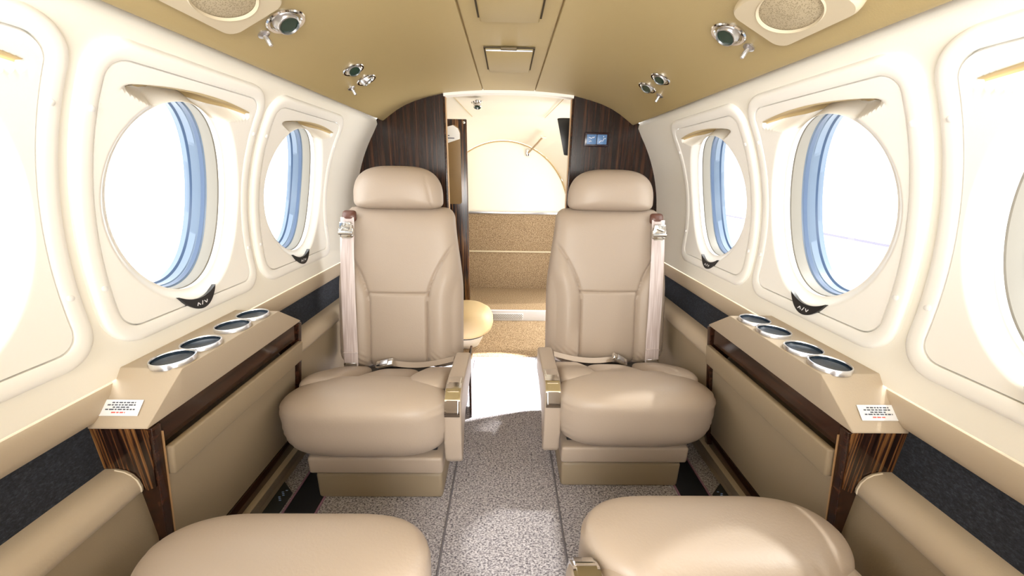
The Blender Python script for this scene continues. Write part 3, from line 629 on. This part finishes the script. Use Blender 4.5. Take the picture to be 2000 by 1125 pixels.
# ------------------------------------------------------------------ seats
def yfront(z): return 0.400 + 0.218 * (z - 0.235)       # face of the backrest
def seat(sg, label, near=False):
    """seat in its own frame: front edge at y=0, aisle on the side sg"""
    t = thing('passenger_seat', (0, 0, 0), label, 'seat', 'taupe leather cabin seats')
    dx = 0.020 * sg
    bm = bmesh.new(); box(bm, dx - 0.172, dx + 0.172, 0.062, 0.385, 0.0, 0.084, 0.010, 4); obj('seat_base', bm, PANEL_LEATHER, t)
    bm = bmesh.new(); box(bm, dx - 0.178, dx + 0.178, 0.046, 0.400, 0.098, 0.150, 0.008, 4); obj('seat_skirt', bm, LEATHER, t)
    bm = bmesh.new(); box(bm, dx - 0.160, dx + 0.160, 0.078, 0.39, 0.07, 0.23, 0.004); obj('seat_gap_shadow', bm, BLACK, t)  # black block put in as the shadow between cushion, skirt and base
    if sg > 0 and not near:
        bm = bmesh.new(); box(bm, 0.231, 0.239, 0.42, 0.495, 0.0, 0.26, 0.002); obj('side_board', bm, WOODY, t)
    # cushion: front bolster with three rear pads
    outl = []
    for k in range(120):
        a = 2 * pi * k / 120; c, s_ = cos(a), sin(a); sx = 1 if c > 0 else -1
        if near: outl.append((0.213 * sx * abs(c) ** 0.30, 0.275 + (0.068 * abs(s_) ** 0.40 if s_ > 0 else -0.115 * abs(s_) ** 0.50)))
        else: outl.append((0.219 * sx * abs(c) ** 0.50, 0.280 + (0.060 * abs(s_) ** 0.85 if s_ > 0 else -0.131 * abs(s_) ** 0.50)))
    bm = bmesh.new(); tf_, tb_ = (0.080, 0.085) if near else (0.082, 0.105)
    def fb(a, b, d):
        w = 0.0
        if abs(a) > 0.15 and d > 0: w = 0.0011 * sin(b * 330) * smooth((abs(a) - 0.15) / 0.05)     # gathers at the ends
        v = 0.0
        if d < 0: v = 0.0018 * sin(a * 210 + 2 * sin(a * 60)) * smooth((-d - 0.03) / 0.05) * smooth((abs(a) - 0.06) / 0.06)
        return Vector((a + w, 0.082 - d, b + w * 0.5 + v))
    pillow(bm, outl, (0, 0.280), fb, tf_, tb_, p=4.2 if near else 3.3, q=1.9, K=30)
    cu = obj('seat_cushion', bm, LEATHER, t, 80)
    def pad(x0, x1, name):
        bm = bmesh.new(); ol = superellipse((x1 - x0) / 2, 0.165, 0.45, 80); xm = (x0 + x1) / 2
        def fp(a, b, d):
            y = 0.275 + b
            return Vector((xm + a, y, 0.297 - 0.45 * (y - 0.14) + (0.008 if abs(xm) > 0.01 else 0.0) - (0.014 if near else 0.0) + d))
        pillow(bm, ol, (0, 0), fp, 0.042, 0.06, p=3.2, q=2.0, K=14); obj(name, bm, LEATHER, cu, 80)
    pad(-0.207, -0.080, 'side_pad'); pad(-0.088, 0.088, 'centre_pad'); pad(0.080, 0.207, 'side_pad')
    # backrest
    z0, z1 = 0.208, 0.756
    def halfw(z):
        u = (z - z0) / (z1 - z0); w = 0.219 - 0.030 * smooth((u - 0.45) / 0.55)
        for d, r in ((z - z0, 0.050), (z1 - z, 0.038)):
            if d < r: w -= r - sqrt(max(0, r * r - (r - d) ** 2))
        return w
    def seam(z): return 0.100 + (0.090 * ((z - 0.44) / 0.20) ** 1.7 if z > 0.44 else 0.0)
    nu, nv = 92, 128
    def back(i, j, front=True):
        u = -1 + 2 * i / (nu - 1); u = sin(u * pi / 2) * 0.35 + u * 0.65; v_ = -1 + 2 * j / (nv - 1); v_ = sin(v_ * pi / 2) * 0.3 + v_ * 0.7
        z = (z0 + z1) / 2 + v_ * (z1 - z0) / 2; x = u * halfw(z)
        e = max(0.0, (1 - abs(u) ** 7)) ** 0.5 * max(0.0, (1 - abs(v_) ** 12)) ** 0.5
        d = 0.052 * e
        if front:
            sx = min(seam(z), 0.20); q = abs(x) - sx; fd = 1 - smooth((z - 0.50) / 0.14)
            if True:
                if q > 0: d += 0.016 * sin(min(1.0, q / 0.085) * pi) * fd * e
                else: d += 0.006 * (1 - (x / sx) ** 2) * e * fd
                d -= 0.0085 * exp(-(q / 0.0042) ** 2) * (1 - smooth((z - 0.61) / 0.04))
                if q < 0: d -= 0.0055 * exp(-((z - 0.474) / 0.0034) ** 2)
                if z < 0.32: d += 0.0016 * sin((x * 0.8 + z) * 300) * smooth((0.30 - z) / 0.05) * smooth((q + 0.005) / 0.02)    # gathers low on the bolsters
            y = yfront(z) + 0.052 - d
        else: y = yfront(z) + 0.052 + 0.060 * e
        return Vector((x - 0.009 * sg, y, z))
    bm = bmesh.new(); grid(bm, lambda i, j: back(i, j), nu, nv); grid(bm, lambda i, j: back(i, j, False), nu, nv)
    bmesh.ops.remove_doubles(bm, verts=bm.verts, dist=1e-5); bk = obj('backrest', bm, LEATHER, t, 80)
    # headrest
    outl = []
    for k in range(110):
        a = 2 * pi * k / 110; c, s_ = cos(a), sin(a)
        outl.append((0.152 * (1 if c > 0 else -1) * abs(c) ** (0.62 if s_ > 0 else 0.35), 0.785 + (0.106 * abs(s_) ** 0.80 if s_ > 0 else -0.036 * abs(s_) ** 0.5)))
    bm = bmesh.new()
    def fh(a, b, d):
        g = 0.003 * exp(-((a * sg - 0.108 + 0.22 * (b - 0.82)) / 0.0035) ** 2) if d > 0 and sg > 0 else 0
        return Vector((a - 0.010 * sg, 0.552 + 0.10 * (b - 0.8) - d + g, b))
    pillow(bm, outl, (0, 0.806), fh, 0.060, 0.045, p=3.0, q=1.9, K=30); obj('headrest', bm, LEATHER, t, 80)
    bm = bmesh.new(); box(bm, -0.05, 0.05, 0.548, 0.575, 0.72, 0.79, 0.008); obj('headrest_post', bm, BLACK, t)
    # shoulder belt on the outboard side
    bx = -0.164 * sg
    bm = bmesh.new(); path = []
    for k in range(40):
        z = 0.725 - k / 39 * 0.498; u = k / 39
        path.append((bx - 0.006 * sg * (1 - u), yfront(z) - 0.024 + 0.012 * smooth((z - 0.60) / 0.12) + 0.003 * sin(u * 9) * u, z, 0.0225 + 0.0015 * u))
    grid(bm, lambda i, j: Vector((path[i][0] + path[i][3] * (-1, -0.9, 0.9, 1, 0.9, -0.9)[j], path[i][1] + (0, -0.0009, -0.0009, 0, 0.0009, 0.0009)[j], path[i][2])), 40, 6, closev=True)
    st = obj('shoulder_belt', bm, BELT, t, 60); st['label'] = 'mauve satin shoulder belt'
    zb = 0.282; bm = bmesh.new(); box(bm, bx - 0.0245, bx + 0.0245, yfront(zb) - 0.0285, yfront(zb) - 0.022, zb - 0.0012, zb + 0.0012, 0.0008); obj('belt_keeper', bm, BELT, st)
    zb = 0.240; bm = bmesh.new(); box(bm, bx - 0.022, bx + 0.022, yfront(zb) - 0.0295, yfront(zb) - 0.024, zb - 0.013, zb + 0.010, 0.0015); obj('belt_end_fitting', bm, CHROME, st)
    bxt = bx - 0.006 * sg
    bm = bmesh.new(); pillow(bm, superellipse(0.023, 0.017, 0.5, 40), (0, 0), lambda a, b, d: Vector((bxt + a + 0.004 * sg, yfront(0.73) - 0.004 - d + 0.4 * max(0, b), 0.728 + b * 1.1)), 0.012, 0.01, K=8); obj('belt_tab', bm, BROWNL, st, 70)
    bk_ = bmesh.new(); y_ = yfront(0.69) - 0.020
    prism(bk_, [(-0.020, 0.712), (0.020, 0.712), (0.017, 0.702), (0.024, 0.690), (0.024, 0.668), (0.021, 0.660), (-0.021, 0.660), (-0.024, 0.668), (-0.024, 0.690), (-0.017, 0.702)], lambda a, b, y: Vector((bxt + a, y, b)), y_ - 0.007, y_ + 0.005, 0.003); bu = obj('belt_buckle', bk_, CHROME, st, 40)
    bm = bmesh.new(); tube(bm, [(bxt - 0.023, y_ - 0.009, 0.676), (bxt + 0.023, y_ - 0.009, 0.676)], 0.006, 14); tube(bm, [(bxt - 0.012, y_ - 0.008, 0.698), (bxt + 0.012, y_ - 0.008, 0.690)], 0.004, 10); obj('buckle_bar', bm, CHROME, bu)
    # tongue plate with its slot
    bm = bmesh.new(); N = 60; ds = [(cos(2 * pi * k / N), sin(2 * pi * k / N)) for k in range(N)]; zc = 0.644
    o1 = [rrhit(a, b, 0.0185, 0.018, 0.010) for a, b in ds]; i1 = [rrhit(a, b, 0.0100, 0.0045, 0.0044) for a, b in ds]
    def tg(i, j):
        f = ((o1[i], 0.0), (o1[i], 0.003), (i1[i], 0.003), (i1[i], 0.0))[j]
        return Vector((bxt + ds[i][0] * f[0], y_ - 0.003 - f[1], zc + ds[i][1] * f[0]))
    grid(bm, tg, N, 4, closeu=True, closev=True); obj('belt_tongue', bm, CHROME, bu)
    # lap belt lying in the crease, with its buckle
    bm = bmesh.new(); pts = []
    for k in range(24):
        u = k / 23; x = sg * (-0.05 + 0.235 * u); pts.append((x, 0.388 - 0.012 * sin(u * pi), 0.240 - 0.008 * sin(u * pi) + 0.014 * u * u))
    grid(bm, lambda i, j: Vector(pts[i]) + Vector((0, (-0.010, 0.010, 0.008, -0.012)[j], (0.002, 0.012, 0.014, 0.004)[j])), 24, 4, closev=True); lb = obj('lap_belt', bm, LEATHER, t, 60)
    bm = bmesh.new(); box(bm, -0.030, 0.030, -0.014, 0.014, -0.006, 0.006, 0.003)
    bm.transform(Matrix.Translation((-0.045 * sg, 0.368, 0.252)) @ Matrix.Rotation(R(-14 if sg > 0 else 30), 4, 'Y') @ Matrix.Rotation(R(25), 4, 'X')); lbk = obj('lap_buckle', bm, CHROME, lb, 40)
    bm = bmesh.new(); box(bm, -0.014, 0.014, -0.0105, 0.0105, 0.005, 0.010, 0.002)
    bm.transform(Matrix.Translation((-0.045 * sg, 0.368, 0.252)) @ Matrix.Rotation(R(-14 if sg > 0 else 30), 4, 'Y') @ Matrix.Rotation(R(25), 4, 'X')); obj('buckle_flap', bm, ALU, lbk, 40)
    # aisle-side armrest with its chrome recline control
    ax = 0.228 * sg
    pr = [(0.325, 0.305), (0.318, 0.322), (0.300, 0.330), (0.115, 0.335), (0.085, 0.331), (0.064, 0.316), (0.052, 0.290), (0.046, 0.20), (0.048, 0.145), (0.060, 0.128), (0.076, 0.128), (0.088, 0.140), (0.105, 0.20), (0.15, 0.235), (0.32, 0.25)]
    bm = bmesh.new(); prism(bm, pr, lambda a, b, x: Vector((x, a, b)), ax - 0.0225, ax + 0.0225, 0.007, 4); ar = obj('armrest', bm, LEATHER, t, 50)
    pth = [(0.146, 0.3352), (0.113, 0.3358), (0.085, 0.3325), (0.063, 0.317), (0.0505, 0.290), (0.0490, 0.277)]
    def sweep(bm, w, o0, o1_, a0, a1):
        seg = []
        n_ = 28; P = [Vector((p[0], p[1])) for p in pth]; cum = [0]
        for a, b in zip(P, P[1:]): cum.append(cum[-1] + (b - a).length)
        def at(f):
            s_ = f * cum[-1]
            for q in range(len(P) - 1):
                if s_ <= cum[q + 1] + 1e-9:
                    d_ = (P[q + 1] - P[q]); return P[q] + d_ * ((s_ - cum[q]) / d_.length)
            return P[-1]
        for k in range(n_):
            f = a0 + (a1 - a0) * k / (n_ - 1); p = at(f); d_ = (at(min(1, f + 0.08)) - at(max(0, f - 0.08))).normalized(); nn = Vector((d_.y, -d_.x))
            if nn.y < 0 and nn.x > 0: nn = -nn
            seg.append((p, nn))
        vs = grid(bm, lambda i, j: Vector((ax + (-w, -w, w, w)[j], *(seg[i][0] + seg[i][1] * (o0, o1_, o1_, o0)[j]))), n_, 4, closev=True)
        bm.faces.new(vs[0]); bm.faces.new(vs[-1][::-1])
        return bm
    bm = bmesh.new(); sweep(bm, 0.0195, -0.004, 0.0012, 0.0, 1.0); cp = obj('recline_plate', bm, CHROME, ar, 40); cp['label'] = 'chrome recline control'
    for a0, a1 in ((0.06, 0.50), (0.54, 0.94)):
        bm = bmesh.new(); sweep(bm, 0.0145, 0.0, 0.0045, a0, a1); obj('recline_button', bm, CHROME, cp, 40)
    return t
SL = seat(1, 'far taupe leather seat left of the aisle, before the left bulkhead'); SL.location = (-0.363, 0.752, 0)
SR = seat(-1, 'far taupe leather seat right of the aisle, before the right bulkhead'); SR.location = (0.356, 0.795, 0)
nl = seat(-1, 'near taupe seat left of the aisle, only its cushion front in view', True)
nl.location = (-0.324, 0.492, 0); nl.rotation_euler = (0, 0, pi)
nr = seat(1, 'near taupe seat right of the aisle, with a chrome armrest control at the picture edge', True)
nr.location = (0.338, 0.530, 0); nr.rotation_euler = (0, 0, pi)
for ch in list(nl.children):   # the left near seat has its aisle armrest stowed
    if ch.name.startswith('armrest'):
        for c in list(ch.children):
            for g in list(c.children): bpy.data.objects.remove(g)
            bpy.data.objects.remove(c)
        bpy.data.objects.remove(ch)
for ch in nr.children:
    if ch.name.startswith('armrest'): ch.location.y += 0.060; ch.location.x -= 0.009

# ------------------------------------------------------------------ outside: hangar floor and wall
bm = bmesh.new(); box(bm, -30, 30, -30, 30, -1.35, -1.30); struct('ground', bm, HANGAR)
bm = bmesh.new(); box(bm, 9.0, 9.2, -30, 30, -1.30, 6.0); struct('wall_hangar', bm, HANGAR)
bm = bmesh.new(); box(bm, 8.97, 9.0, -30, 30, -0.64, -0.58); struct('trim_16', bm, LILAC)
